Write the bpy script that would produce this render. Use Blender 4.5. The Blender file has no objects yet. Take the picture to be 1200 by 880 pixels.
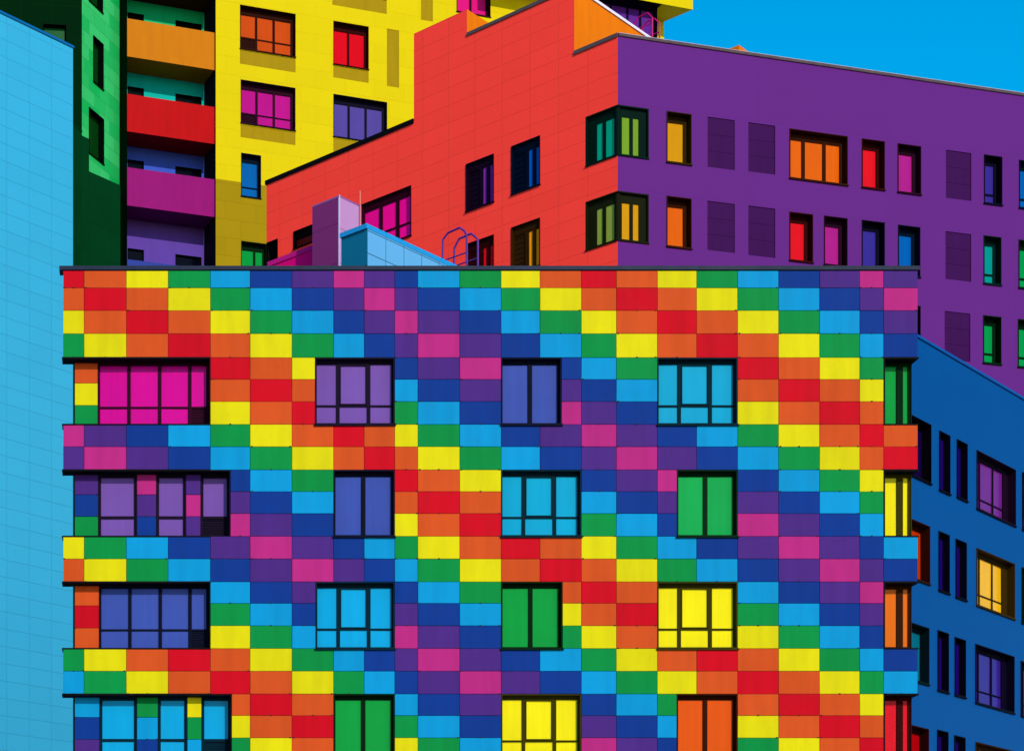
import bpy, math, random
random.seed(7)
C = bpy.context.scene.collection
F, CX, YH, CZ = 2200.0, 150.0, 1180.0, 1.6      # lens length, principal point and eye height found from the vanishing points

# ------------------------------------------------------------------ helpers
def lin(c):
    return tuple(((v/255)/12.92 if v/255 <= .04045 else ((v/255+.055)/1.055)**2.4) for v in c)

class MB:
    def __init__(s): s.v=[]; s.f=[]; s.m=[]; s.uv=[]
    def poly(s, pts, mat=0, uvs=None):
        n=len(s.v); s.v+=[tuple(p) for p in pts]; s.f.append(tuple(range(n,n+len(pts)))); s.m.append(mat)
        s.uv.append(uvs or [(p[0]+p[1], p[2]) for p in pts])
    def hexa(s, p, mat=0):
        # p: 8 points, 0-3 bottom ring, 4-7 top ring
        n=len(s.v); s.v+=[tuple(q) for q in p]
        for q in ((3,2,1,0),(4,5,6,7),(0,1,5,4),(1,2,6,5),(2,3,7,6),(3,0,4,7)):
            s.f.append(tuple(n+i for i in q)); s.m.append(mat)
            s.uv.append([(p[i][0]+p[i][1], p[i][2]) for i in q])
    def tube(s, pts, r, mat=0, n=8):
        from mathutils import Vector
        P=[Vector(p) for p in pts]; rings=[]
        for i,p in enumerate(P):
            d=(P[min(i+1,len(P)-1)]-P[max(i-1,0)]).normalized()
            a=d.cross(Vector((.31,.17,.93)));  a.normalize(); b=d.cross(a)
            rings.append([len(s.v)+k for k in range(n)])
            s.v+=[tuple(p+r*(math.cos(2*math.pi*k/n)*a+math.sin(2*math.pi*k/n)*b)) for k in range(n)]
        for i in range(len(P)-1):
            for k in range(n):
                s.f.append((rings[i][k],rings[i][(k+1)%n],rings[i+1][(k+1)%n],rings[i+1][k])); s.m.append(mat); s.uv.append([(0,0)]*4)
        s.f.append(tuple(rings[0][::-1])); s.m.append(mat); s.uv.append([(0,0)]*n)
        s.f.append(tuple(rings[-1])); s.m.append(mat); s.uv.append([(0,0)]*n)
    def build(s, name, mats, parent=None, label=None, smooth=False):
        me=bpy.data.meshes.new(name); 
        org = parent.matrix_world.translation if False else (ORG[parent.name] if parent else (0,0,0))
        me.from_pydata([(x-org[0],y-org[1],z-org[2]) for x,y,z in s.v],[],s.f)
        for m in (mats if isinstance(mats,(list,tuple)) else [mats]): me.materials.append(m)
        ul=me.uv_layers.new(name='UVMap'); k=0
        for i,p in enumerate(me.polygons):
            p.material_index=s.m[i]; p.use_smooth=smooth
            for j in range(len(s.f[i])): ul.data[k].uv=s.uv[i][j]; k+=1
        me.update()
        o=bpy.data.objects.new(name,me); C.objects.link(o)
        if parent: o.parent=parent; ORG[o.name]=ORG[parent.name]
        else: ORG[o.name]=(0,0,0)
        if label: o['label']=label
        return o
ORG={}
def thing(name,loc,label,cat,group=None):
    o=bpy.data.objects.new(name,None); C.objects.link(o); o.location=loc; ORG[o.name]=loc
    o['label']=label; o['category']=cat
    if group: o['group']=group
    return o

class Facade:
    """A vertical wall plane through image column px0 at distance Y0, whose level lines run to the horizon at column xv."""
    def __init__(s, px0, Y0, xv=None, t=None, O=None):
        s.O = O or ((px0-CX)/F*Y0, Y0)
        if t is None:
            dx,dy=((xv-CX)/F,1.0)
            if dx<0: dx,dy=-dx,-dy
            l=math.hypot(dx,dy); t=(dx/l,dy/l)
        s.t=t; s.n=(t[1],-t[0])
    def s(s,px,off=0):
        k=(px-CX)/F; ox=s.O[0]+off*s.n[0]; oy=s.O[1]+off*s.n[1]
        return (k*oy-ox)/(s.t[0]-k*s.t[1])
    def xy(s,a,off=0): return (s.O[0]+a*s.t[0]+off*s.n[0], s.O[1]+a*s.t[1]+off*s.n[1])
    def z(s,px,y,off=0): return CZ+(YH-y)/F*s.xy(s.s(px,off),off)[1]
    def p(s,a,z,off=0): x,y=s.xy(a,off); return (x,y,z)
    def rect(s,x0,x1,yt,yb,off=0): return (s.s(x0,off),s.s(x1,off),s.z(x0,yb,off),s.z(x0,yt,off))
    def box(s,m,s0,s1,z0,z1,o0,o1,mat=0):   # o0 inner, o1 outer
        m.hexa([s.p(s0,z0,o1),s.p(s1,z0,o1),s.p(s1,z0,o0),s.p(s0,z0,o0),s.p(s0,z1,o1),s.p(s1,z1,o1),s.p(s1,z1,o0),s.p(s0,z1,o0)],mat)
    def quad(s,m,s0,s1,z0,z1,o=0,mat=0):
        m.poly([s.p(s0,z0,o),s.p(s1,z0,o),s.p(s1,z1,o),s.p(s0,z1,o)],mat,[(s0,z0),(s1,z0),(s1,z1),(s0,z1)])
    def sheet(s,m,s0,s1,z0,z1,holes=(),o=0,mat=0,keep=None):
        ss=sorted({s0,s1,*[h[0] for h in holes],*[h[1] for h in holes],*(keep[0] if keep else [])}); ss=[a for a in ss if s0-1e-6<=a<=s1+1e-6]
        zs=sorted({z0,z1,*[h[2] for h in holes],*[h[3] for h in holes],*(keep[1] if keep else [])}); zs=[a for a in zs if z0-1e-6<=a<=z1+1e-6]
        idx={}
        def V(a,b):
            if (a,b) not in idx: idx[(a,b)]=len(m.v); m.v.append(s.p(a,b,o))
            return idx[(a,b)]
        for a,b in zip(ss,ss[1:]):
            for c,d in zip(zs,zs[1:]):
                mc,md=(a+b)/2,(c+d)/2
                if b-a<1e-5 or d-c<1e-5: continue
                if any(h[0]<mc<h[1] and h[2]<md<h[3] for h in holes): continue
                if keep and md>keep[2](mc): continue
                m.f.append((V(a,c),V(b,c),V(b,d),V(a,d))); m.m.append(mat); m.uv.append([(a,c),(b,c),(b,d),(a,d)])

# ------------------------------------------------------------------ materials
MATS={}
CAL=dict(panel_red=(.40,.001,.008),panel_orange=(.43,.052,.008),panel_yellow=(.49,.415,.002),panel_green=(.001,.168,.032),panel_cyan=(.001,.19,.385),panel_blue=(.002,.024,.157),
 panel_violet=(.047,.014,.13),panel_pink=(.322,.014,.128),red_cladding=(.95,.046,.032),purple_render=(.086,.014,.14),light_blue_cladding=(.028,.295,.47),deep_blue_render=(.001,.052,.19),
 yellow_cladding=(.52,.392,.001),shaded_yellow_cladding=(.26,.168,.001),olive_panel=(.264,.166,.001),dark_purple_panel=(.03,.003,.048),orange_render=(.6,.132,.001),green_cladding=(.034,.416,.111),
 shaded_green_cladding=(.001,.012,.003),shaded_lower_green_cladding=(.001,.03,.008),balcony_orange=(.42,.125,.001),balcony_red=(.35,.001,.002),balcony_blue=(.02,.035,.2),balcony_magenta=(.206,.003,.104),
 balcony_wall_orange=(.003,.3,.1),balcony_wall_red=(.001,.31,.26),balcony_wall_magenta=(.03,.065,.38),balcony_wall_blue=(.08,.036,.25),shaft_shaded_lilac=(.16,.021,.116),shaft_lilac=(.4,.19,.376),
 house_shaded_blue=(.004,.108,.2),house_light_blue=(.095,.31,.55),house_magenta=(.65,.001,.145))
BASE={}
def nodes(name):
    m=bpy.data.materials.new(name); m.use_nodes=True; nt=m.node_tree; return m,nt,nt.nodes['Principled BSDF']
def paint(name,rgb,rough=.55,var=.05,spec=.025,metal=0,scale=1.5,srgb=True,k=1.0):
    """Coated sheet: small shade difference between panels, faint mottling and fine dirt."""
    if name in MATS: return MATS[name]
    c=CAL.get(name) or [v*k for v in (lin(rgb) if srgb else rgb)]
    BASE[name]=c
    m,nt,b=nodes(name); N=nt.nodes; L=nt.links
    geo=N.new('ShaderNodeNewGeometry'); tc=N.new('ShaderNodeTexCoord')
    no=N.new('ShaderNodeTexNoise'); no.inputs['Scale'].default_value=scale; no.inputs['Detail'].default_value=6; no.inputs['Roughness'].default_value=.65
    L.new(tc.outputs['Object'],no.inputs['Vector'])
    a=N.new('ShaderNodeMath'); a.operation='MULTIPLY_ADD'; L.new(geo.outputs['Random Per Island'],a.inputs[0]); a.inputs[1].default_value=var*1.6; a.inputs[2].default_value=1-var*.8
    d=N.new('ShaderNodeMath'); d.operation='MULTIPLY_ADD'; L.new(no.outputs['Fac'],d.inputs[0]); d.inputs[1].default_value=var*2.4; d.inputs[2].default_value=1-var*1.2
    e=N.new('ShaderNodeMath'); e.operation='MULTIPLY'; L.new(a.outputs[0],e.inputs[0]); L.new(d.outputs[0],e.inputs[1])
    mp=N.new('ShaderNodeMapping'); mp.inputs['Scale'].default_value=(1.6,1.6,.22); L.new(tc.outputs['Object'],mp.inputs['Vector'])
    ns=N.new('ShaderNodeTexNoise'); ns.inputs['Scale'].default_value=2.0; ns.inputs['Detail'].default_value=4; L.new(mp.outputs['Vector'],ns.inputs['Vector'])
    st=N.new('ShaderNodeMapRange'); st.inputs['From Min'].default_value=.38; st.inputs['From Max'].default_value=.8; st.inputs['To Min'].default_value=1+var*.4; st.inputs['To Max'].default_value=1-var*2.0; L.new(ns.outputs['Fac'],st.inputs['Value'])
    e2=N.new('ShaderNodeMath'); e2.operation='MULTIPLY'; L.new(e.outputs[0],e2.inputs[0]); L.new(st.outputs[0],e2.inputs[1])
    hs=N.new('ShaderNodeHueSaturation'); hs.inputs['Color'].default_value=(*c,1); L.new(e2.outputs[0],hs.inputs['Value'])
    L.new(hs.outputs['Color'],b.inputs['Base Color'])
    r=N.new('ShaderNodeMath'); r.operation='MULTIPLY_ADD'; L.new(no.outputs['Fac'],r.inputs[0]); r.inputs[1].default_value=.25; r.inputs[2].default_value=rough-.12
    L.new(r.outputs[0],b.inputs['Roughness'])
    b.inputs['Specular IOR Level'].default_value=spec; b.inputs['Metallic'].default_value=metal
    n2=N.new('ShaderNodeTexNoise'); n2.inputs['Scale'].default_value=2.2; n2.inputs['Detail'].default_value=2; L.new(tc.outputs['Object'],n2.inputs['Vector'])
    bp=N.new('ShaderNodeBump'); bp.inputs['Strength'].default_value=.12; bp.inputs['Distance'].default_value=.03; L.new(n2.outputs['Fac'],bp.inputs['Height']); L.new(bp.outputs['Normal'],b.inputs['Normal'])
    MATS[name]=m; return m
def cladding(name,rgb,w,h,offset=.5,jit=.05,joint=.55,rgb2=None,rough=.5,mort=.012,k=1.0,spec=.02,dirt=.05):
    """Wall of rectangular facing panels laid in metres on the wall's own UVs."""
    if name in MATS: return MATS[name]
    m,nt,b=nodes(name); N=nt.nodes; L=nt.links
    c=CAL.get(name) or [v*k for v in lin(rgb)]; BASE[name]=c; c2=[v*k*.95 for v in lin(rgb2)] if rgb2 else [v*(1-jit*2) for v in c]
    uv=N.new('ShaderNodeUVMap'); uv.uv_map='UVMap'
    br=N.new('ShaderNodeTexBrick'); L.new(uv.outputs['UV'],br.inputs['Vector'])
    br.inputs['Scale'].default_value=1; br.inputs['Brick Width'].default_value=w; br.inputs['Row Height'].default_value=h
    br.inputs['Mortar Size'].default_value=mort; br.inputs['Mortar Smooth'].default_value=.1; br.offset=offset; br.inputs['Bias'].default_value=-.1
    br.inputs['Color1'].default_value=(*c,1); br.inputs['Color2'].default_value=(*c2,1); br.inputs['Mortar'].default_value=(*[v*joint for v in c],1)
    no=N.new('ShaderNodeTexNoise'); no.inputs['Scale'].default_value=.7; no.inputs['Detail'].default_value=7; no.inputs['Roughness'].default_value=.6
    mp=N.new('ShaderNodeMapping'); mp.inputs['Scale'].default_value=(1,.35,1); L.new(uv.outputs['UV'],mp.inputs['Vector']); L.new(mp.outputs['Vector'],no.inputs['Vector'])
    d=N.new('ShaderNodeMath'); d.operation='MULTIPLY_ADD'; L.new(no.outputs['Fac'],d.inputs[0]); d.inputs[1].default_value=dirt*2.4; d.inputs[2].default_value=1-dirt*1.2
    hs=N.new('ShaderNodeHueSaturation'); L.new(br.outputs['Color'],hs.inputs['Color']); L.new(d.outputs[0],hs.inputs['Value']); L.new(hs.outputs['Color'],b.inputs['Base Color'])
    bp=N.new('ShaderNodeBump'); bp.inputs['Strength'].default_value=.4; bp.inputs['Distance'].default_value=.02; bp.invert=True; L.new(br.outputs['Fac'],bp.inputs['Height']); L.new(bp.outputs['Normal'],b.inputs['Normal'])
    b.inputs['Roughness'].default_value=rough; b.inputs['Specular IOR Level'].default_value=spec
    MATS[name]=m; return m
KG=.60
def glass(rgb,k=1.0):
    """Tinted solar glass, back-coated: colour comes from the coating, a weak clear reflection lies on top."""
    name='tinted_glass_%d_%d_%d'%rgb+('_bright' if k>1 else '')
    if name in MATS: return MATS[name]
    m,nt,b=nodes(name); N=nt.nodes; L=nt.links; c=[min(max(v*KG*k-.007,.0008),.95) for v in lin(rgb)]
    geo=N.new('ShaderNodeNewGeometry'); tc=N.new('ShaderNodeTexCoord')
    no=N.new('ShaderNodeTexNoise'); no.inputs['Scale'].default_value=.9; no.inputs['Detail'].default_value=3; L.new(tc.outputs['Object'],no.inputs['Vector'])
    a=N.new('ShaderNodeMath'); a.operation='MULTIPLY_ADD'; L.new(geo.outputs['Random Per Island'],a.inputs[0]); a.inputs[1].default_value=.13; a.inputs[2].default_value=.845
    d=N.new('ShaderNodeMath'); d.operation='MULTIPLY_ADD'; L.new(no.outputs['Fac'],d.inputs[0]); d.inputs[1].default_value=.18; L.new(a.outputs[0],d.inputs[2])
    mp=N.new('ShaderNodeMapping'); mp.inputs['Scale'].default_value=(5,5,.25); L.new(tc.outputs['Object'],mp.inputs['Vector'])   # folds of a drawn curtain
    fo=N.new('ShaderNodeTexNoise'); fo.inputs['Scale'].default_value=1.6; fo.inputs['Detail'].default_value=2; L.new(mp.outputs['Vector'],fo.inputs['Vector'])
    d2=N.new('ShaderNodeMath'); d2.operation='MULTIPLY_ADD'; L.new(fo.outputs['Fac'],d2.inputs[0]); d2.inputs[1].default_value=.20; d2.inputs[2].default_value=.90
    d3=N.new('ShaderNodeMath'); d3.operation='MULTIPLY'; L.new(d.outputs[0],d3.inputs[0]); L.new(d2.outputs[0],d3.inputs[1]); d=d3
    hs=N.new('ShaderNodeHueSaturation'); hs.inputs['Color'].default_value=(*c,1); L.new(d.outputs[0],hs.inputs['Value']); L.new(hs.outputs['Color'],b.inputs['Base Color'])
    b.inputs['Roughness'].default_value=.14; b.inputs['Specular IOR Level'].default_value=.05
    MATS[name]=m; return m
def frame_mat(rgb):
    name='window_frame_%d_%d_%d'%rgb
    return paint(name,[v*.028+.0006 for v in lin(rgb)],rough=.6,var=.08,spec=.02,srgb=False)
BLACK=paint('black_metal_trim',(8,7,11),rough=.6,var=.1,spec=.03)
GREY=paint('grey_metal_coping',(30,37,54),rough=.4,var=.1)
BROWN=paint('brown_metal_coping',(78,62,66),rough=.4,var=.1)
WHITE=paint('white_metal_edge',(206,196,208),rough=.35,var=.04)
ROOF=paint('roof_felt',(70,70,72),rough=.85,var=.15)
BACK=paint('plain_back_wall',(120,120,125),rough=.8,var=.08)

# ------------------------------------------------------------------ windows
def window(fc,r,col,parent,depth=.3,base=0,lights=(1,),transom=None,sash=(),grille=None,sill=.05,casing=.03,label=None,fw=.06,head=0,rs=0,gl=None,name='window'):
    """One window: lining and bars in the 'window' mesh, its lights in 'pane', its ledge in 'sill'."""
    s0,s1,z0,z1=r; fm=frame_mat(col); m=MB(); B=base-depth
    cw=casing; front=base+.035
    # lining
    fc.box(m,s0,s0+cw,z0,z1,B,front); fc.box(m,s1-cw,s1,z0,z1,B,front)
    fc.box(m,s0+cw,s1-cw,z1-cw,z1,B,front-.003); fc.box(m,s0+cw,s1-cw,z0,z0+cw,B,front-.003)
    a0,a1,b0,b1=s0+cw,s1-cw,z0+cw,z1-cw
    if head: fc.box(m,a0,a1,b1-head,b1,B,B+.07); b1-=head  # dark board standing in for shade under the top of the opening
    if rs: fc.box(m,a1-rs*(s1-s0),a1,b0,b1,B,B+.068); a1-=rs*(s1-s0)  # dark board in place of the shaded right jamb
    tot=sum(lights); xs=[a0]
    for l in lights: xs.append(xs[-1]+(a1-a0)*l/tot)
    zt=None if transom is None else b0+(b1-b0)*transom
    h=fw/2
    fc.box(m,a0,a0+h,b0,b1,B,B+.06); fc.box(m,a1-h,a1,b0,b1,B,B+.06)
    fc.box(m,a0+h,a1-h,b1-h,b1,B,B+.058); fc.box(m,a0+h,a1-h,b0,b0+h,B,B+.058)
    for x in xs[1:-1]: fc.box(m,x-h*1.5,x+h*1.5,b0+h,b1-h,B,B+.064)
    g=MB()
    for i,(x0,x1) in enumerate(zip(xs,xs[1:])):
        e0=x0+(h if i==0 else h*1.5); e1=x1-(h if i==len(lights)-1 else h*1.5)
        zz=[b0+h]+([zt] if zt else [])+[b1-h]
        if zt: fc.box(m,e0,e1,zt-h*.8,zt+h*.8,B,B+.056)
        for j,(c,d) in enumerate(zip(zz,zz[1:])):
            lo=c+(h*.8 if j>0 else 0); hi=d-(h*.8 if (zt and j==0) else 0)
            if grille is not None and i==grille%len(lights) and j==0:
                fc.box(m,e0,e1,lo,hi,B,B+.02)
                n=7
                for q in range(n):
                    zq=lo+(hi-lo)*(q+.5)/n; fc.box(m,e0+.01,e1-.01,zq-.012,zq+.012,B+.02,B+.04)
                continue
            f0,f1,f2,f3=e0,e1,lo,hi
            if i in sash and (j==len(zz)-2):
                w=.03
                fc.box(m,e0,e0+w,lo,hi,B,B+.078); fc.box(m,e1-w,e1,lo,hi,B,B+.078)
                fc.box(m,e0+w,e1-w,hi-w,hi,B,B+.076); fc.box(m,e0+w,e1-w,lo,lo+w,B,B+.076)
                f0,f1,f2,f3=e0+w,e1-w,lo+w,hi-w
            t1=random.uniform(-.004,.004); t2=random.uniform(-.003,.003)
            o=B+.025
            P=[fc.p(f0,f2,o-t1-t2),fc.p(f1,f2,o+t1-t2),fc.p(f1,f3,o+t1+t2),fc.p(f0,f3,o-t1+t2)]
            g.poly(P)
    # closing board behind the lights
    m.poly([fc.p(s0,z0,B),fc.p(s1,z0,B),fc.p(s1,z1,B),fc.p(s0,z1,B)])
    w=m.build(name,fm,parent,label)
    if g.f: g.build('pane',gl or glass(col),w)
    if sill:
        q=MB(); fc.box(q,s0-.03,s1+.03,z0-.05,z0-.002,base+.002,base+sill+.035); q.build('sill',fm,w)
    return w

# colours of the glass
PINK=(218,30,148); VIOLET=(126,88,170); INDIGO=(70,88,172); TEAL=(0,168,208); CYANG=(0,168,222); GREENG=(0,160,68); GREENL=(36,172,84)
YELG=(255,235,0); ORANGEG=(238,92,14); REDG=(232,12,40); ORNGRED=(212,82,32); MAG=(196,36,140); SLATE=(94,78,160); BLUEG=(0,104,180)
AMBER=(222,155,18); ORP=(238,105,16); REDP=(236,36,44); PKP=(182,44,140); INDP=(66,54,150); BLP=(0,100,182); TLP=(0,158,150); GRP=(0,158,78)
PURG=(124,44,140); AMB2=(240,176,20); DKV=(30,10,66); OLV=(128,140,56); LIME=(124,164,50); TGR=(0,142,112); VIO2=(66,42,142)

# ================================================================== GROUND
def ground():
    m,nt,b=nodes('paving'); N=nt.nodes; L=nt.links
    tc=N.new('ShaderNodeTexCoord'); br=N.new('ShaderNodeTexBrick'); L.new(tc.outputs['Object'],br.inputs['Vector'])
    br.inputs['Scale'].default_value=1; br.inputs['Brick Width'].default_value=.6; br.inputs['Row Height'].default_value=.4; br.inputs['Mortar Size'].default_value=.01
    br.inputs['Color1'].default_value=(.46,.43,.38,1); br.inputs['Color2'].default_value=(.40,.37,.33,1); br.inputs['Mortar'].default_value=(.1,.1,.1,1)
    L.new(br.outputs['Color'],b.inputs['Base Color']); b.inputs['Roughness'].default_value=.8
    g=MB(); g.poly([(-1500,-1500,0),(1500,-1500,0),(1500,2500,0),(-1500,2500,0)])
    o=g.build('ground',m); o['kind']='structure'
ground()

# ================================================================== RAINBOW BUILDING (front, square to the camera)
D=49.4
RB=Facade(CX,D,t=(1.0,0.0),O=(0,D))
R_=paint; KR=.62
RAIN=[paint('panel_red',(214,14,44),k=KR,var=.07),paint('panel_orange',(222,92,44),k=KR,var=.065),paint('panel_yellow',(228,220,24),k=KR,var=.065),paint('panel_green',(0,152,78),k=KR,var=.065),
      paint('panel_cyan',(0,158,222),k=KR,var=.065),paint('panel_blue',(20,66,150),k=KR,var=.065),paint('panel_violet',(84,52,140),k=KR,var=.065),paint('panel_pink',(196,54,138),k=KR,var=.065)]
def tri(j):
    j%=14; return j if j<=7 else 14-j
COL=[74,98.5,148,197,246.5,293,342,390.7,426.6,462.4,489.5,538.5,587,632.5,681,722,770,816,864,912,960,1007,1035,1075]
ROW=[318,338,364.5,391.5,419.5,445,471,497.7,523.8,550.8,576.3,602,628.6,655,681.8,707,733.2,759.8,786.3,813,838.3,864.3,891,917.5]
while ROW[-1]<1245: ROW.append(ROW[-1]+26.3)
GROUND_Y=YH+CZ/D*F
ROW[-1]=GROUND_Y-.5
STO=[4,9,14,19]                                     # first window row of each storey seen
rain=thing('apartment_building',(10,D,0),'long low block clad in diagonal rainbow panels, in front of all the others','building')
S=lambda x: (x-CX)/F*D
Z=lambda y: CZ+(YH-y)/F*D
REC=.30
WIN={4:[(369,461,VIOLET,'3'),(588.2,657.8,INDIGO,'2'),(771.3,863,TEAL,'3')],
     9:[(391.8,461.7,INDIGO,'2'),(588,679,TEAL,'3'),(793,862,GREENL,'2')],
     14:[(369.7,462,CYANG,'3'),(588,659,GREENG,'2'),(770.6,861.6,YELG,'3')],
     19:[(393.7,462,GREENG,'2'),(588,678.6,YELG,'3'),(792.7,860.6,ORANGEG,'2')]}
WIN={k:[(min(COL,key=lambda q:abs(q-w[0])) if min(abs(q-w[0]) for q in COL)<3.6 else w[0], min(COL,key=lambda q:abs(q-w[1])) if min(abs(q-w[1]) for q in COL)<3.6 else w[1], w[2], w[3]) for w in v] for k,v in WIN.items()}
LEFT={4:[(114.5,246.2,PINK)],9:[(115,160.5,VIOLET),(183,218,VIOLET),(235,270,VIOLET)],14:[(116,246.4,INDIGO)],19:[(116.5,160.5,CYANG),(185,219.5,CYANG),(236,271.5,CYANG)]}
LCOL={4:[1,2,3],9:[6,5,3],14:[1,0,1],19:[4,5,6]}
RIGHT={4:GREENG,9:YELG,14:(240,116,34),19:(236,34,48)}
NAMES={VIOLET:'violet',INDIGO:'indigo blue',TEAL:'turquoise',GREENL:'light green',GREENG:'green',CYANG:'cyan',YELG:'yellow',ORANGEG:'orange',PINK:'pink'}
RE=1 # recess edge column: left part of the wall spans columns 0..3 (to x=246.5)
panels=MB()
def panel(s0,s1,z0,z1,off,mat):
    g=.004; c=.006; th=.03
    s0+=g; s1-=g; z0+=g; z1-=g
    if s1-s0<.04 or z1-z0<.04: return
    j=random.uniform(-.003,.003)
    b=[(s0,z0),(s1,z0),(s1,z1),(s0,z1)]; f=[(s0+c,z0+c),(s1-c,z0+c),(s1-c,z1-c),(s0+c,z1-c)]
    tl=[random.uniform(-.0025,.0025) for _ in range(2)]
    n=len(panels.v)
    panels.v+=[RB.p(a,z,off) for a,z in b]+[RB.p(a,z,off+th-c+j+.0) for a,z in b]+[RB.p(a,z,off+th+j+(tl[0] if i in (0,3) else -tl[0])+(tl[1] if i<2 else -tl[1])) for i,(a,z) in enumerate(f)]
    for k in range(4):
        l=(k+1)%4
        for q in ((n+k,n+l,n+4+l,n+4+k),(n+4+k,n+4+l,n+8+l,n+8+k)):
            panels.f.append(q); panels.m.append(mat); panels.uv.append([(0,0)]*4)
    panels.f.append((n+8,n+9,n+10,n+11)); panels.m.append(mat); panels.uv.append([(0,0)]*4)
    if random.random()<.5 and s1-s0>.5:               # fixing clips along the lower edge
        for q in random.sample((.04,.5,.96),random.choice((1,1,2))):
            x=s0+(s1-s0)*q; RB.box(panels,x-.022,x+.022,z0-.012,z0+.016,off+th-.01,off+th+.012,8)
LEDGE=.31                                            # how far the recessed storeys stand in from the end of the bands
for r in range(len(ROW)-1):
    st=next((k for k in STO if k<=r<k+3),None)
    z1,z0=Z(ROW[r]),Z(ROW[r+1])
    for c in range(23):
        x0,x1=COL[c],COL[c+1]
        if st is not None and c<4: continue
        if st is not None and c==22: continue
        cuts=[(x0,x1)]
        if st is not None:
            for w in WIN[st]+[q[:2] for q in LEFT[st]]:
                n=[]
                for a,b in cuts:
                    if w[1]<=a or w[0]>=b: n.append((a,b)); continue
                    if w[0]>a: n.append((a,w[0]))
                    if w[1]<b: n.append((w[1],b))
                cuts=n
        for a,b in cuts: panel(S(a),S(b),z0,z1,0,tri(c-r))
    if st is not None:                               # recessed left strip: end column and the piers between its windows
        sd=lambda x: RB.s(x,-REC)
        i=r-st
        zz1=z1-(.04 if i==0 else 0)
        panel(RB.s(87.6,-REC),sd(LEFT[st][0][0]),z0,zz1-0,-REC,LCOL[st][i])
        L_=LEFT[st]
        for q,(a,b) in enumerate(zip(L_,L_[1:])):
            panel(sd(a[1]),sd(b[0]),z0,zz1,-REC,tri((2 if q==0 else 3)-r))
panels.build('cladding',RAIN+[paint('fixing_clip',(40,36,40),rough=.6)],rain)
# backing wall
ZT=Z(317); XE0,XE1=S(74),S(1075); XL=S(246.5); XR=S(1035)
wall=MB()
holes=[(S(w[0]),S(w[1]),Z(ROW[k+3]),Z(ROW[k])) for k in STO for w in WIN[k]]
lastL=S(271.5)
holes+=[(XL,S(q[1]),Z(ROW[k+3]),Z(ROW[k])) for k in STO for q in LEFT[k] if q[1]>250]
RB.sheet(wall,XL,XR,0,ZT,holes,o=-.004)
BZ=[(0,Z(ROW[22]))]
for k in (17,12,7): BZ.append((Z(ROW[k+2]),Z(ROW[k])))
BZ.append((Z(ROW[4]),ZT))
for a,b in BZ:
    RB.quad(wall,XE0+.004,XL,a,b,-.004); RB.quad(wall,XR,XE1-.004,a,b,-.004)
BD=9.0                                               # depth of the block
XF=RB.s(87,-REC); BE=REC+.12
for a,b in BZ:                                        # band ends
    wall.poly([(XE0+.004,D+BE,a),(XE0+.004,D+.004,a),(XE0+.004,D+.004,b),(XE0+.004,D+BE,b)])
    wall.poly([(XF,D+BE,a),(XE0+.004,D+BE,a),(XE0+.004,D+BE,b),(XF,D+BE,b)])
    wall.poly([(XF,D+BD,a),(XF,D+BE,a),(XF,D+BE,b),(XF,D+BD,b)])
    wall.poly([(XE1-.004,D+.004,a),(XE1-.004,D+BD,a),(XE1-.004,D+BD,b),(XE1-.004,D+.004,b)])
for k in STO:
    a,b=Z(ROW[k+3]),Z(ROW[k]); xin=RB.s(87,-REC)
    hl=[(RB.s(q[0],-REC),min(RB.s(q[1],-REC),XL),a,b) for q in LEFT[k]]
    xr=XL if k in (4,14) else S(271.5)
    RB.sheet(wall,xin,XL,a,b,[h for h in hl],o=-REC-.004)
    wall.poly([(xin,D+BD,a),(xin,D+REC,a),(xin,D+REC,b),(xin,D+BD,b)])
    wall.poly([(XE1-.03,D+REC,a),(XE1-.03,D+BD,a),(XE1-.03,D+BD,b),(XE1-.03,D+REC,b)])
    # dark lining of the recess: soffit under the band, ledge on the band below and the end jamb
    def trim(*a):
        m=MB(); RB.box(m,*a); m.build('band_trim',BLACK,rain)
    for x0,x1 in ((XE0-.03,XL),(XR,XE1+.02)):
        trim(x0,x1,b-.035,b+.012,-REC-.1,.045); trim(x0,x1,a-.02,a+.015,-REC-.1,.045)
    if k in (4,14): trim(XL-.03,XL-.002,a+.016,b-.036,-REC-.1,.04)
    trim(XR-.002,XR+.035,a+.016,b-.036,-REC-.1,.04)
wall.poly([(XE1,D+BD,0),(XF,D+BD,0),(XF,D+BD,ZT),(XE1,D+BD,ZT)])
wall.build('wall',paint('joint_backing',(26,24,34),rough=.7),rain)
rf=MB(); RZ=ZT-.5
rf.poly([(XF+.1,D+.2,RZ),(XE1-.2,D+.2,RZ),(XE1-.2,D+BD-.2,RZ),(XF+.1,D+BD-.2,RZ)]); roof=rf.build('roof',ROOF,rain)
cp=MB()
for (x0,x1,y0,y1) in ((XE0-.1,XE1+.05,D-.06,D+.34),(XF-.1,XE1+.05,D+BD-.34,D+BD+.06),(XF-.1,XF+.3,D+.34,D+BD-.34),(XE1-.3,XE1+.05,D+.34,D+BD-.34)):
    cp.hexa([(x0,y0,RZ-.02 if y0>D else ZT-.002),(x1,y0,RZ-.02 if y0>D else ZT-.002),(x1,y1,ZT-.002),(x0,y1,ZT-.002),(x0,y0,ZT+.1),(x1,y0,ZT+.1),(x1,y1,ZT+.1),(x0,y1,ZT+.1)])
cp.build('coping',GREY,roof)
pw=MB()
for (x0,x1,y0,y1) in ((XE0+.01,XE1-.01,D+.01,D+.3),(XF+.01,XE1-.01,D+BD-.3,D+BD-.01)):
    pw.hexa([(x0,y0,RZ-.3),(x1,y0,RZ-.3),(x1,y1,RZ-.3),(x0,y1,RZ-.3),(x0,y0,ZT-.003),(x1,y0,ZT-.003),(x1,y1,ZT-.003),(x0,y1,ZT-.003)])
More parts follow.
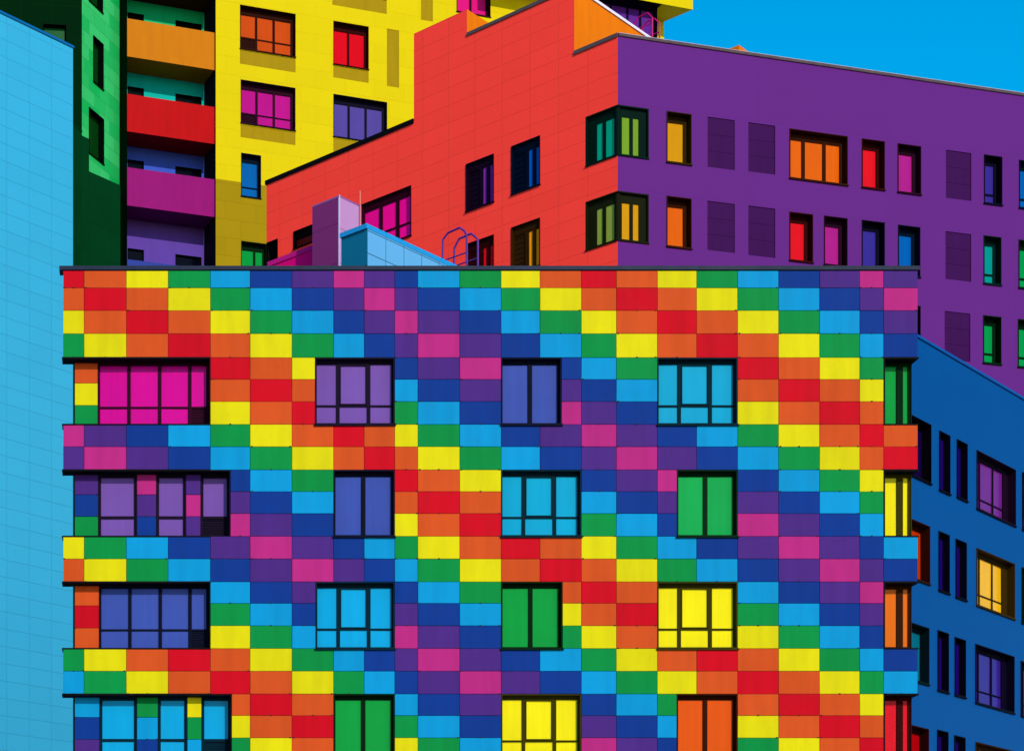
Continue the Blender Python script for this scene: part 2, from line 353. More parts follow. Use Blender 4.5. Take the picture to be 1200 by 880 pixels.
pw.build('parapet',paint('joint_backing',(26,24,34)),roof)
for k in STO:
    z0,z1=Z(ROW[k+3]),Z(ROW[k])
    for x0,x1,c,t in WIN[k]:
        r=(S(x0)+.004,S(x1)-.004,z0+.004,z1-.004)
        if t=='3': window(RB,r,c,rain,depth=.2,lights=(.29,.40,.31),transom=.31,sash=(1,),head=.06,label=NAMES[c]+' glazed three-light window')
        else: window(RB,r,c,rain,depth=.2,lights=(1,1),fw=.075,head=.06,label=NAMES[c]+' glazed two-light window')
    for x0,x1,c in LEFT[k]:
        beyond=x1>250
        s0,s1=RB.s(x0,-REC),(RB.s(x1,-REC) if not beyond else S(x1))
        if x1>240 and not beyond: s1=XL-.032
        r=(s0+.003,s1-.003,z0+.018,z1-.04)
        if len(LEFT[k])==1: window(RB,r,c,rain,depth=.08,base=-REC,lights=(1,1.02,1.0,.58),transom=.31,grille=3,sill=0,label='wide '+NAMES[c]+' glazed four-light window')
        else: window(RB,r,c,rain,depth=.08 if not beyond else .1,base=-REC,lights=(1,),transom=.33,sill=0,grille=0 if beyond else None,fw=.09,label='narrow '+NAMES[c]+' glazed window')
    c=RIGHT[k]
    r=(XR+.036,XE1-.035,z0+.018,z1-.037)
    window(RB,r,c,rain,depth=.06,base=-REC,lights=(1.0,.55),sill=0,fw=.11,label='corner window under the overhanging band')
# jamb wall where the third narrow window runs past the recess
for k in (9,19):
    a,b=Z(ROW[k+3]),Z(ROW[k]); s1=S(LEFT[k][2][1])
    for q in ((s1-.03,s1-.002,a+.004,b-.004,-REC-.1,.03),(XL,s1-.031,b-.035,b-.004,-REC-.1,.03),(XL,s1-.031,a+.002,a+.016,-REC-.1,.03)):
        m=MB(); RB.box(m,*q); m.build('jamb',BLACK,rain)

# ================================================================== ROOF THINGS on the rainbow block
RED_X,BLU_X=-1990.,2410.
def roof_box(name,label,cat,pxc,yc,Yc,lx,rx,matL,matR,cop,zb,deep=None,trim=None,ledge=.1,nm='roof'):
    """A box turned 45 degrees: near corner at column pxc; its left wall runs to lx, its right wall to rx."""
    fl=Facade(pxc,Yc,RED_X); fr=Facade(pxc,Yc,BLU_X); zt=fr.z(pxc,yc)
    a=fl.s(lx); b=fr.s(rx); O=fl.O
    P0=O; P1=fr.xy(b); P3=fl.xy(a); P2=(P1[0]+P3[0]-O[0],P1[1]+P3[1]-O[1])
    e=thing(name,((P0[0]+P2[0])/2,(P0[1]+P2[1])/2,zb),label,cat)
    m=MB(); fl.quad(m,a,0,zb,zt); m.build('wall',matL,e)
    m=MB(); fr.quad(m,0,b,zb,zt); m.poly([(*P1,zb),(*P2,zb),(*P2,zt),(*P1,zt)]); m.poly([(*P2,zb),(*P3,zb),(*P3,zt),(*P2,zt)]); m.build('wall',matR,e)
    g=ledge; m=MB(); c=lambda p:(p[0],p[1])
    cx=(P0[0]+P2[0])/2; cy=(P0[1]+P2[1])/2
    def grow(p,d=.04 if ledge>.06 else .006):
        l=math.hypot(p[0]-cx,p[1]-cy); return (cx+(p[0]-cx)*(l+d*1.4)/l, cy+(p[1]-cy)*(l+d*1.4)/l)
    Q=[grow(P0),grow(P1),grow(P2),grow(P3)]
    m.hexa([(*q,zt-ledge) for q in Q]+[(*q,zt) for q in Q]); m.build(nm,cop,e)
    return e,fl,fr,zt
shaft,fl,fr,zs=roof_box('ventilation_shaft','tall square shaft, lilac with its left side painted in dark purple shade, between the magenta and light blue roof houses','roof shaft',397.5,229,54.0,366,423.3,
    cladding('shaft_shaded_lilac',(126,52,140),1.4,1.15,0,joint=.6,dirt=.04),cladding('shaft_lilac',(196,150,206),1.5,1.0,0,joint=.5,dirt=.04),paint('shaft_cap',(150,90,150),k=.7),RZ,ledge=.05)  # darker left cladding carries that side's shade in its colour
ed=MB(); fr.box(ed,-.004,.026,RZ,zs+.01,-.03,.012); ed.build('corner_highlight',paint('lilac_highlight',(186,164,196)),shaft)  # pale strip painted as the highlight along the corner
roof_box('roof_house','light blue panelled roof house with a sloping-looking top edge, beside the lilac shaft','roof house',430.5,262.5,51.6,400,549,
    cladding('house_shaded_blue',(20,116,164),1.1,1.0,0,joint=.6),cladding('house_light_blue',(106,188,234),.82,.62,0,joint=.35,mort=.014),paint('house_blue_cap',(28,128,186)),RZ,ledge=.13)  # teal of the left wall is light blue with shade painted in
roof_box('roof_house','low magenta roof house, mostly hidden behind the tall lilac shaft','roof house',384,281,55.0,315.5,420,
    cladding('house_magenta',(196,18,120),2.0,1.2,0,joint=.7),cladding('house_magenta2',(196,18,120),2.0,1.2,0,joint=.7),paint('house_magenta_cap',(176,20,112)),RZ,ledge=.14)
pole=thing('roof_pole',(*Facade(422,54.6,BLU_X).O,RZ),'thin pale pole rising beside the lilac shaft','pole')
pm=MB(); q=Facade(422,54.6,BLU_X); zt=q.z(422,224); pm.tube([(*q.O,RZ),(*q.O,zt)],.02); pm.build('pole',paint('pale_pink_metal',(186,108,98)),pole)
pm=MB(); pm.tube([(*q.O,RZ),(*q.O,RZ+.05)],.09); pm.build('base_plate',GREY,pole)

def ladder(name,label,px,Y,dY,h1,h2,mat,zb,zoff):
    f1=Facade(px,Y,RED_X); f2=Facade(px+13,Y+dY,RED_X)
    e=thing(name,(*f1.O,zb),label,'ladder','hooped ladders on the roofs')
    ends=[]
    for f,h in ((f1,h1),(f2,h2)):
        pts=[]; 
        for x,y in h: pts.append(f.p(f.s(x),f.z(x,y)))
        pts=[(pts[0][0],pts[0][1],zb)]+pts+[(pts[-1][0],pts[-1][1],zb)]
        m=MB(); m.tube(pts,.033,n=8); m.build('handrail',mat,e); ends.append(pts)
    for k in range(5):
        m=MB(); z=zb+.12+.3*k
        if z>min(ends[0][-2][2],ends[1][-2][2])+.2: break
        m.tube([(*ends[0][-1][:2],z),(*ends[1][-1][:2],z)],.02,n=6); m.build('rung',mat,e)
    for (A,B_) in ((1,1),):
        m=MB(); z=min(ends[0][1][2],ends[1][1][2])-.15
        for P in ends: 
            m2=MB(); m2.tube([(P[1][0],P[1][1],z),(P[-1][0],P[-1][1],z)],.022,n=6); m2.build('guard_bar',mat,e)
    return e
ladder('roof_ladder','purple hooped ladder handrails standing at the end of the light blue roof house',547,56.0,.42,
  [(518.7,300),(519,281),(525,273),(538.6,267),(544.5,271),(547,277)],[(532,306),(532.4,291),(538,280),(545,277),(552,274),(556,277),(560,281)],paint('purple_rail',(78,42,120),rough=.35),RZ,0)

# ================================================================== RED AND PURPLE BUILDING
YB=72.0
RD=Facade(724,YB,RED_X); PU=Facade(724,YB,8410.)
redb=thing('office_building',(*RD.O,0),'block with a stepped red wall and a purple wall meeting at corner windows','building')
M_RED=cladding('red_cladding',(236,62,54),1.32,.72,0,jit=.02,joint=.78,k=1.25,dirt=.04)
M_PUR=cladding('purple_render',(104,46,140),6,3.3,0,jit=.02,joint=.97,k=.80,dirt=.03)
M_ORG=paint('orange_render',(246,134,16),rough=.6,k=.85)
zA=RD.z(312.5,215); zB=RD.z(485,40); zC=RD.z(547.5,42); zR=PU.z(724,41)
zA=(zA+zR)/2
sL,s485,s547,s673=RD.s(312.3),RD.s(485),RD.s(547.3),RD.s(673)
RW=[(546.3,578.8,193,248.3,(124,40,140),(.9,.8,.9)),(599.5,633,172,228.3,(0,84,172),(1.2,.9,1)),(547.5,578.8,286,341,(220,24,34),(1,.9,1)),(599.5,633,267,322,(240,140,14),(1.2,.9,1)),
    (424,482,240,297,(230,0,124),(1.05,1,.85)),(344.3,390,271.7,292,(60,6,18),(1,)),(312.4,325.6,285,330,(10,6,10),(1,))]
holes=[]; jobs=[]
for i,(x0,x1,yt,yb,c,l) in enumerate(RW):
    r=RD.rect(x0,x1,yt,yb); 
    if i==6: r=(sL+.02,r[1],r[2],r[3])
    holes.append(r); jobs.append((r,c,l,i))
CORN=[(686,137.5,195.5,TGR,LIME,760.4),(686,237,293.8,OLV,AMBER,760.4)]
for x0,yt,yb,c,c2,x1 in CORN:
    r=RD.rect(x0,724,yt,yb); holes.append((r[0],0.0,r[2],r[3]))
m=MB()
top=lambda s: zA if s<s485 else zB if s<s547 else zC if s<s673 else zA
RD.sheet(m,sL,0,0,zB,holes,keep=([s485,s547,s673],[zA,zC],top))
m.build('wall',M_RED,redb,'red tiled wall with a stepped top')
for r,c,l,i in jobs:
    window(RD,r,c,redb,depth=.15,lights=(1.05,.55,.5) if i<4 else l,fw=.11,sill=.03,head=.28,transom=.33 if i==4 else None,grille=0 if len(l)==3 and i!=4 else None,gl=glass(c,1.7))
# purple wall
sP1=PU.s(1290)
PW=[(781,810,130.5,189.7,AMBER),(925,993,151,208.6,ORP),(1009.8,1036.4,162.7,219.5,REDP),(1051.8,1078.9,168.4,225,PKP),(1153,1174,181.5,238,INDP),(1194,1215,187.7,243.4,BLP),
    (781,810,229.7,288.4,ORP),(925,952.3,248.4,304.8,REDP),(965.5,992.7,253,309.8,PKP),(1009.8,1036.4,258,315.5,INDP),(1052.3,1078,263.6,322,BLP),(1152.5,1173,276,332,TLP),(1193.5,1214,281,337,GRP),
    (1051.5,1078.3,356,412,DKV),(1152,1173,369.5,425,GRP),(1192.7,1213,374,429.6,GRP)]
BL=[(829.3,860.9,137,195.7),(877,908.4,143.5,201),(1108.5,1138.2,175.8,232),(829,861,235.4,293),(877,908.4,241,299),(1108,1138,271,327),(1107,1137,364.5,421)]
holes=[PU.rect(*w[:4]) for w in PW]
for x0,yt,yb,c,c2,x1 in CORN:
    r=RD.rect(x0,724,yt,yb); holes.append((0.0,PU.s(x1),r[2],r[3]))
bh=[PU.rect(*b) for b in BL]
m=MB(); PU.sheet(m,0,sP1,0,zA,holes+bh)
# other sides
PA=RD.xy(sL); PB=RD.O; PC_=PU.xy(sP1); PDx=(PA[0]+3.75*7.2,PA[1]+7.2); PE=(PC_[0]-2.5,PC_[1]+11)
m.build('wall',M_PUR,redb,'smooth purple wall')
m=MB()
for a,b in ((PC_,PE),(PE,PDx),(PDx,PA)): m.poly([(*a,0),(*b,0),(*b,zA),(*a,zA)])
m.build('wall',BACK,redb)
for w,r in zip(PW,holes):
    wide=w[1]-w[0]>50; right=w[0]>1140
    window(PU,r,w[4],redb,depth=.34,lights=(1,1.2,.95,.0001)[:3] if wide else (1,),fw=.1,sill=.03,transom=.27 if right else None,head=.2,rs=.03 if wide else .10)
MB_BL=paint('dark_purple_panel',(70,26,92),rough=.5,var=.06,k=.8)
for r in bh:
    m=MB(); s0,s1,z0,z1=r
    for q in range(3):
        a=z0+(z1-z0)*q/3; b=z0+(z1-z0)*(q+1)/3; PU.box(m,s0+.006,s1-.006,a+.005,b-.005,-.2,-.03)
    PU.quad(m,s0,s1,z0,z1,-.1)
    m.build('blind_panel',MB_BL,redb,'dark purple blank panel in place of a window')
# corner windows: two glazed faces and a post
for x0,yt,yb,c,c2,x1 in CORN:
    r=RD.rect(x0,724,yt,yb); s1=PU.s(x1)
    # shared mitred lining: sill and head slabs over the corner
    d=.17
    fm=frame_mat(c); hd=MB()
    inn=None
    # inner corner point = intersection of both planes set back by d
    ox,oy=RD.xy(0,-d); k=RD.t
    # solve RD.xy(a,-d)=PU.xy(b,-d)
    A=[[RD.t[0],-PU.t[0]],[RD.t[1],-PU.t[1]]]; bx=PU.xy(0,-d)[0]-ox; by=PU.xy(0,-d)[1]-oy; det=A[0][0]*A[1][1]-A[0][1]*A[1][0]
    a=(bx*A[1][1]-A[0][1]*by)/det; b=(A[0][0]*by-A[1][0]*bx)/det
    for z0,z1 in ((r[2],r[2]+.05),(r[3]-.05,r[3])):
        hd.hexa([(*RD.xy(r[0]),z0),(*RD.O,z0),(*RD.xy(a,-d),z0),(*RD.xy(r[0],-d),z0),(*RD.xy(r[0]),z1),(*RD.O,z1),(*RD.xy(a,-d),z1),(*RD.xy(r[0],-d),z1)])
        hd.hexa([(*RD.O,z0),(*PU.xy(s1),z0),(*PU.xy(s1,-d),z0),(*RD.xy(a,-d),z0),(*RD.O,z1),(*PU.xy(s1),z1),(*PU.xy(s1,-d),z1),(*RD.xy(a,-d),z1)])
    RD.box(hd,r[0],r[0]+.05,r[2]+.05,r[3]-.05,-d,0); PU.box(hd,s1-.05,s1,r[2]+.05,r[3]-.05,-d,0)
    # bars
    zb0,zb1=r[2]+.05,r[3]-.05
    g=MB(); g2=MB()
    def bars(f,xa,xb,panes,gm):
        H=.34  # deep dark head board stands in for the shadow at the top
        f.box(hd,xa,xb,zb1-H,zb1,-d,-d+.05); f.box(hd,xa,xb,zb0,zb0+.05,-d,-d+.05)
        e=0.0
        for u,v in panes+[(1.0,1.0)]:
            f.box(hd,xa+(xb-xa)*e,xa+(xb-xa)*u,zb0+.05,zb1-H,-d,-d+.055); e=v
        for u,v in panes: f.quad(gm,xa+(xb-xa)*u,xa+(xb-xa)*v,zb0+.05,zb1-H,-d+.02)
    bars(RD,r[0]+.05,a,[(.30,.50),(.61,.90)],g); bars(PU,b,s1-.05,[(.12,.40),(.52,.73)],g2)
    hd.tube([(*RD.xy(a,-d+.03),zb0),(*RD.xy(a,-d+.03),zb1)],.1,n=10)
    w=hd.build('window',fm,redb,'corner window wrapping from the red wall to the purple wall')
    g.build('pane',glass(c,1.7),w); g2.build('pane',glass(c2),w)
    q=MB(); RD.box(q,r[0],0,r[2]-.04,r[2]-.002,.002,.05); PU.box(q,.003,s1,r[2]-.04,r[2]-.002,.002,.05); q.build('sill',fm,w)
# roof, raised blocks
m=MB(); m.poly([(*PA,zA-.35),(*PB,zA-.35),(*PC_,zA-.35),(*PE,zA-.35),(*PDx,zA-.35)]); roof=m.build('roof',ROOF,redb)
m=MB()
RD.box(m,sL-.05,s485-.003,zA-.10,zA+.09,-.35,.06); m.build('coping',BLACK,roof)
m=MB(); RD.box(m,s673+.003,0.0,zA-.06,zA+.09,-.35,.05); m.build('coping',BROWN,roof)
m=MB(); PU.box(m,.02,sP1,zA-.03,zA+.07,-.4,.05); PU.box(m,.02,sP1,zA+.071,zA+.088,-.4,.055,1); m.build('coping',[BROWN,paint('pale_metal_strip',(150,142,152))],roof)
BL_T=(-RD.n[0],-RD.n[1])
def raised(sa,sb,z0,z1,deep,capmat,edge,zs0):
    p0,p1=RD.xy(sa),RD.xy(sb); q0=(p0[0]+BL_T[0]*deep,p0[1]+BL_T[1]*deep); q1=(p1[0]+BL_T[0]*deep,p1[1]+BL_T[1]*deep)
    m=MB(); m.poly([(*p1,zs0),(*q1,zs0),(*q1,z1),(*p1,z1)]); b=m.build('roof_block',M_ORG,redb,'orange side of the raised roof block')
    m=MB(); m.poly([(*q1,z0),(*q0,z0),(*q0,z1),(*q1,z1)]); m.poly([(*q0,z0),(*p0,z0),(*p0,z1),(*q0,z1)]); m.build('back_wall',M_RED,b)
    m=MB(); m.poly([(*p0,z1-.1),(*p1,z1-.1),(*q1,z1-.1),(*q0,z1-.1)]); m.build('roof_deck',ROOF,b)
    m=MB()
    if capmat: RD.box(m,sa+.003,sb+.02,z1-.03,z1+.10,-.3,.05); m.build('coping',capmat,b)
    if edge:
        fe=Facade(0,0,t=BL_T,O=p1); m=MB(); fe.box(m,.06,deep,z1-.02,z1+.09,-.25,.05); m.build('edge_trim',edge,b)
    return b
raised(s485,s547,zA,zB,3.6,None,None,zC)
raised(s547,s673,zA,zC,6.4,BROWN,WHITE,zA-.3)
# lower stair head peeping over the purple roof
f1=Facade(866,80.0,RED_X); f2=Facade(866,80.0,BLU_X); z1=f1.z(866,53); a=f1.s(848); b=f2.s(890)
P1=f2.xy(b); P3=f1.xy(a); P2=(P1[0]+P3[0]-f1.O[0],P1[1]+P3[1]-f1.O[1])
m=MB(); f1.quad(m,a,0,zA-.35,z1); f2.quad(m,0,b,zA-.35,z1); m.poly([(*P1,zA-.35),(*P2,zA-.35),(*P2,z1),(*P1,z1)]); m.poly([(*P2,zA-.35),(*P3,zA-.35),(*P3,z1),(*P2,z1)]); m.poly([(*f1.O,z1),(*P1,z1),(*P2,z1),(*P3,z1)])
m.build('roof_hatch',M_ORG,redb,'small orange stair head behind the purple roof edge')
ladder('roof_ladder','magenta hooped ladder handrails on the purple roof beside the orange block',764.5,78.6,.6,
  [(742.7,32),(743.5,28.5),(748,21),(759,15.7),(764.5,21)],[(752.5,36),(754.7,29),(760,24.7),(767.4,22.5),(772.7,27.7)],paint('magenta_rail',(176,10,96),rough=.35),zA-.34,0)

# ================================================================== GREEN AND YELLOW TOWER
YV=7150.; YY=104.0
YE=Facade(300,YY,YV)
tower=thing('apartment_tower',(*YE.O,0),'tall tower with yellow wall, green wing and coloured balconies between them','building')
ZT2=67.0
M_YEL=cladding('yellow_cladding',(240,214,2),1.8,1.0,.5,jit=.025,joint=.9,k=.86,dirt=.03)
M_YEL_SHADE=cladding('shaded_yellow_cladding',(176,150,6),1.8,1.0,.5,jit=.03,joint=.8,k=.86,dirt=.04)  # cast shadow on the lower yellow wall, put into the colour
M_GRN=cladding('green_cladding',(66,186,104),1.12,.73,.5,joint=.6,rgb2=(0,160,74),k=.95,dirt=.05)
M_GRN_SHADE=cladding('shaded_green_cladding',(0,52,26),1.6,1.6,0,jit=.05,joint=1.5,k=.8,dirt=.08,spec=0)  # wing's green darkened so the colour itself carries the shade
M_GRN_SHADE2=cladding('shaded_lower_green_cladding',(0,78,38),1.6,1.6,0,jit=.05,joint=.8,k=.8,dirt=.12,spec=0)  # shadow over the lower green wing, painted as a deeper green
s252=YE.s(252.8); s778=YE.s(778)
YW=[(281.2,346.2,6,56.8,ORNGRED,(1,1,1),.37,0),(390.6,431.8,24.9,75.2,REDG,(1,1),None,None),(282,346,93.6,144,MAG,(1,1,1),.33,0),(390.6,453.4,110.5,160,SLATE,(1,1,1),None,None),
    (282.5,305.7,179.4,229.8,BLUEG,(1,),.3,None),(282.5,312,282.4,333,GREENG,(1,.6),None,None),(535,574.6,-36,13.6,(232,40,130),(1,1),None,None),
    (389.5,453,-62,-12,SLATE,(1,1,1),None,None)]
holes=[YE.rect(*w[:4]) for w in YW]
SPAN=[(281.2,346.2,58.6,75),(390.6,431.8,77,91),(282,346,146,161),(390.6,453.4,162,178),(453.4,467.5,34,101),(389.5,453,-10.5,6),(493.3,507,-44,23.5)]
sp=[YE.rect(*w) for w in SPAN]
zO=YE.z(280,213.4)
m=MB(); YE.sheet(m,s252,s778,zO,ZT2,holes+sp)
m.build('wall',M_YEL,tower,'yellow tiled wall')
m=MB(); YE.sheet(m,s252,s778,0,zO,holes); m.build('wall',M_YEL_SHADE,tower,'lower yellow tiled wall in painted olive shade')
for w,r in zip(YW,holes):
    window(YE,r,w[4],tower,depth=.36,lights=w[5],transom=w[6],grille=w[7],fw=.09,sill=.03,head=.3,rs=.03)
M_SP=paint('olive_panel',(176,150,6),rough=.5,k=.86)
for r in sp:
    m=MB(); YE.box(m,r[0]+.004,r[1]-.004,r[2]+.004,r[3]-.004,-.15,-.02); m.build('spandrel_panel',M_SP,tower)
# overhanging upper storeys at the right end
zo=YE.z(778,26); cz=Facade(812,2200*(zo-CZ)/(1180-11.7),YV); c0=cz.O; we=YE.xy(s778)
fd=( (YE.O[0]-c0[0])*YE.n[0]+(YE.O[1]-c0[1])*YE.n[1] )
m=MB(); sl=-cz.s(700)
p_l=cz.xy(-13); p_b=(p_l[0]-YE.n[0]*(-fd)*1.0,p_l[1]-YE.n[1]*(-fd)*1.0)
m.poly([(*p_l,zo),(*c0,zo),(*c0,ZT2),(*p_l,ZT2)],0,[(0,zo),(11,zo),(11,ZT2),(0,ZT2)])
m.poly([(*c0,zo),(*we,zo),(*we,ZT2),(*c0,ZT2)]); m.poly([(*p_b,zo),(*p_l,zo),(*p_l,ZT2),(*p_b,ZT2)])
m.poly([(*p_l,zo),(*p_b,zo),(*we,zo),(*c0,zo)])
m.build('overhang',M_YEL,tower,'yellow storeys jutting out at the top corner')
wo=-fd*.72; ws0,ws1=YE.s(704,wo),YE.s(770,wo)
window(YE,(ws0,ws1,zo-4.6,zo-.012),(104,52,150),tower,depth=.42,base=wo,lights=(1,1.3,1,1),fw=.09,sill=0,label='violet glazed bay window under the overhang')
m=MB(); YE.box(m,ws0-.3,ws1+.04,zo-.011,zo-.002,.0,-fd-.01); m.build('soffit',BLACK,tower)
# rest of the tower body
we2=(we[0]-3.0,we[1]+12); bl2=(YE.xy(s252)[0]-9,YE.xy(s252)[1]+10)
m=MB()
m.poly([(*we,0),(*we2,0),(*we2,ZT2),(*we,ZT2)]); m.poly([(*we2,0),(*bl2,0),(*bl2,ZT2),(*we2,ZT2)])
# balcony recess
BDp=1.83; sA=YE.s(149.0); sA2=YE.s(149.6,-.12); sB2=s252-.03
m.build('wall',BACK,tower)
ret=MB()
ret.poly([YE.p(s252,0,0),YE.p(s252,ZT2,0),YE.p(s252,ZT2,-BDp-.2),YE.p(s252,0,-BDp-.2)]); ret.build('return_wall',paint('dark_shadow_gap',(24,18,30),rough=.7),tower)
BALC=[('orange',(224,134,8),22,66,(0,142,84)),('red',(208,14,22),110.3,153.8,(0,140,132)),('magenta',(168,40,132),196.3,240.5,(44,64,160)),('blue',(50,66,160),304,346,(92,56,150)),('brown',(96,42,20),-64,-20.5,(0,142,84))]
levels=sorted([(YE.z(150,b[3],-.12),b) for b in BALC],key=lambda q:-q[0])
for i,(zb,b) in enumerate(levels):
    zt=YE.z(150,b[2],-.12); c=b[1]
    sl_=MB(); YE.box(sl_,sA,sB2,zb,zb+.2,-BDp,-.20); 
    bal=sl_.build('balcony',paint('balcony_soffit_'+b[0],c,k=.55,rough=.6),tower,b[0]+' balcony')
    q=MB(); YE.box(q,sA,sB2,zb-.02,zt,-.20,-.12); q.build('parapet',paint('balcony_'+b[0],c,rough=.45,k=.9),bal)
    # back wall of the storey above this slab, with two windows
    up=levels[i-1][0] if i>0 else ZT2
    fl_z=zb+.2
    wz1=fl_z+2.05+.05; zz=YE.z(205,b[2]+11-7.5,-.12)
    wr=[(YE.s(149.5,-BDp),YE.s(168.5,-BDp)),(YE.s(205.5,-BDp),YE.s(236,-BDp))]
    ztop={'orange':YE.z(205,24.2,-BDp),'red':YE.z(205,110,-BDp),'magenta':YE.z(205,195,-BDp),'blue':YE.z(205,298,-BDp),'brown':YE.z(205,-62,-BDp)}[b[0]]
    hs=[(max(a,sA+.02),c_,fl_z+.3,ztop) for a,c_ in wr]
    w=MB(); YE.sheet(w,sA,sB2,fl_z,up,hs,o=-BDp); bw=w.build('back_wall',paint('balcony_wall_'+b[0],b[4],rough=.6,k=1.1),bal)
    for h in hs: window(YE,h,tuple(int(v*.25) for v in b[4]),bal if False else tower,depth=.14,base=-BDp,lights=(1,),sill=0,fw=.06)
m=MB(); YE.box(m,sA-.01,sB2,ZT2-.2,ZT2,-10,0); m.poly([YE.p(sA,0,-.12),YE.p(sB2,0,-.12),YE.p(sB2,levels[-1][0]-.03,-.12),YE.p(sA,levels[-1][0]-.03,-.12)]); m.build('lintel',M_GRN_SHADE,tower)
# green wing
Yg=102.8; GRX=1340.
GR=Facade(140,Yg,GRX); gb=0.0; g96=GR.s(96); g80=GR.s(80)
GW=[(104,120.3,-48,0.5),(109,121,41.5,95.5),(104,121.5,125.5,179)]
zl=GR.z(91,151)
gh=[GR.rect(*w) for w in GW]
m=MB(); GR.sheet(m,g96,0,zl,ZT2,gh); GR.sheet(m,g96,0,0,zl,gh)
m.build('wall',M_GRN,tower,'bright green tiled side wall')
for h in gh: window(GR,h,(0,70,36),tower,depth=.32,lights=(1,),sill=.03,fw=.09)
PL=Facade(96,GR.xy(g96)[1],20000.)
gl=PL.rect(50,78,28,70)
m=MB(); PL.sheet(m,-12,0,zl-.2,ZT2,[gl]); m.build('wall',M_GRN_SHADE,tower,'green front wall painted dark as shade')
window(PL,gl,(0,96,50),tower,depth=.3,lights=(1,),sill=.03,fw=.1)
# pier between the green wall and the balconies
p140=GR.O; e150=YE.xy(sA); 
m=MB(); m.poly([(*p140,0),(*e150,0),(*e150,ZT2),(*p140,ZT2)],0,[(0,0),(.5,0),(.5,ZT2),(0,ZT2)]); m.poly([(*e150,0),YE.p(sA,0,-BDp-.2),YE.p(sA,ZT2,-BDp-.2),(*e150,ZT2)])
m.build('pier',M_GRN_SHADE,tower,'green pier painted dark as shade')
# lower block of the green wing and a wall added in place of shadow
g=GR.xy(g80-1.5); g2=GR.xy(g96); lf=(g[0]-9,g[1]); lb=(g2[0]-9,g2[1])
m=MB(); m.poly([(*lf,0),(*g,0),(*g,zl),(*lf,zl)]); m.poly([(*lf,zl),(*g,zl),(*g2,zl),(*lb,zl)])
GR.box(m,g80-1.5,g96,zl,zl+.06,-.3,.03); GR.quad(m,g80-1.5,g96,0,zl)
m.build('lower_block',M_GRN_SHADE2,tower)
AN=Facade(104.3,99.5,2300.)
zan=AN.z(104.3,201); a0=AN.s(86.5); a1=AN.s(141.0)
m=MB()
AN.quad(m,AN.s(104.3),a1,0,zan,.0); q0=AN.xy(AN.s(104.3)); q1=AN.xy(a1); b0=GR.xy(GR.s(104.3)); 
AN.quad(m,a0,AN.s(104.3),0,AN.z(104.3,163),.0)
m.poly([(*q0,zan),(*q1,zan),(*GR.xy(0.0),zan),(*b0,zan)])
m.build('shade_wall',M_GRN_SHADE2,tower,'added dark green wall in place of a cast shadow')
m=MB(); wb=YE.xy(s252); m.poly([(lb[0],lb[1],ZT2-.1),(*g2,ZT2-.1),(*p140,ZT2-.1),(*wb,ZT2-.1),(*we,ZT2-.1),(*we2,ZT2-.1),(*bl2,ZT2-.1)]); m.build('roof',ROOF,tower)

# ================================================================== LIGHT BLUE BUILDING (left)
LB=Facade(85.6,83.0,2420.)
lblue=thing('panelled_building',(*LB.xy(-6),0),'light blue panelled wall at the left edge with a dark blue roof edge','building')
zt=LB.z(85.6,57); sE=0.0
M_LB=cladding('light_blue_cladding',(62,186,236),1.28,.74,0,jit=.02,joint=.80,k=.82,dirt=.03,mort=.016)
m=MB(); LB.quad(m,-14,0,0,zt)
e=LB.xy(0,-7); w_=LB.xy(-14,-7); o0=LB.xy(0); o1=LB.xy(-14)
m.poly([(*o0,0),(*e,0),(*e,zt),(*o0,zt)]); m.poly([(*e,0),(*w_,0),(*w_,zt),(*e,zt)]); m.poly([(*w_,0),(*o1,0),(*o1,zt),(*w_,zt)])
m.build('wall',M_LB,lblue)
m=MB(); m.poly([(*o1,zt-.02),(*o0,zt-.02),(*e,zt-.02),(*w_,zt-.02)]); rf=m.build('roof',ROOF,lblue)
m=MB(); LB.box(m,-14,.03,zt-.0,zt+.10,-.3,.05); m.build('coping',paint('dark_blue_coping',(10,96,156),k=.8),rf)

# ================================================================== DARK BLUE BUILDING (right)
BB=Facade(1076,62.0,2410.)
bblue=thing('low_building',(*BB.O,0),'deep blue building on the right with deep window openings, lower than the purple wall behind','building')
zt=BB.z(1076,396.5); sa=BB.s(1005); sb=BB.s(1265)
M_BB=cladding('deep_blue_render',(8,84,156),7,3.3,0,jit=.02,joint=.98,k=.80,dirt=.04)
def rr(x0,x1,yt,yb,right=None):
    r=BB.rect(x0,x1,yt,yb)
    if right: r=(r[0],r[1],BB.z(x1,right[1]),BB.z(x1,right[0]))
    return r
BW=[]
for (e,s1_,s2_,bg,nx,cols) in (
  ((1090.4,498,567),(1100.4,1112.7,504.5,573.6),(1121,1133,514.5,582),(1144.2,1189.6,527.3,595.5),(1197.6,1240,553,620),((40,14,72),(46,18,110),PURG,(128,48,140))),
  ((1089,617,684.5),(1099.6,1112,622,691),(1119.6,1132,631,699),(1144,1188.5,641.8,708.7),(1197,1239,664.5,729),((208,62,22),(46,18,110),AMB2,(0,120,60))),
  ((1088,736,802),(1098.5,1111,738,808),(1118.5,1131,746,813.6),(1142.7,1188,754,822.7),(1196,1238,774,838),((0,118,140),(46,18,110),VIO2,(110,40,140))),
  ((1087.6,854,918),(1098,1110.5,854.5,922),(1118,1130.5,861,928),(1143,1188,868.7,935),(1196,1238,887,950),((190,24,34),(46,18,110),(226,130,30),(0,120,130)))):
    BW.append((rr(1052,e[0],e[1],e[2],right=(e[1],e[2])),cols[0],(1,1),None))
    BW.append((rr(*s1_),cols[1],(1,),None)); BW.append((rr(*s2_),cols[1],(1,),None))
    BW.append((rr(*bg),cols[2],(.85,1.15,.9),.27)); BW.append((rr(*nx),cols[3],(.85,1.15,.9),.27))
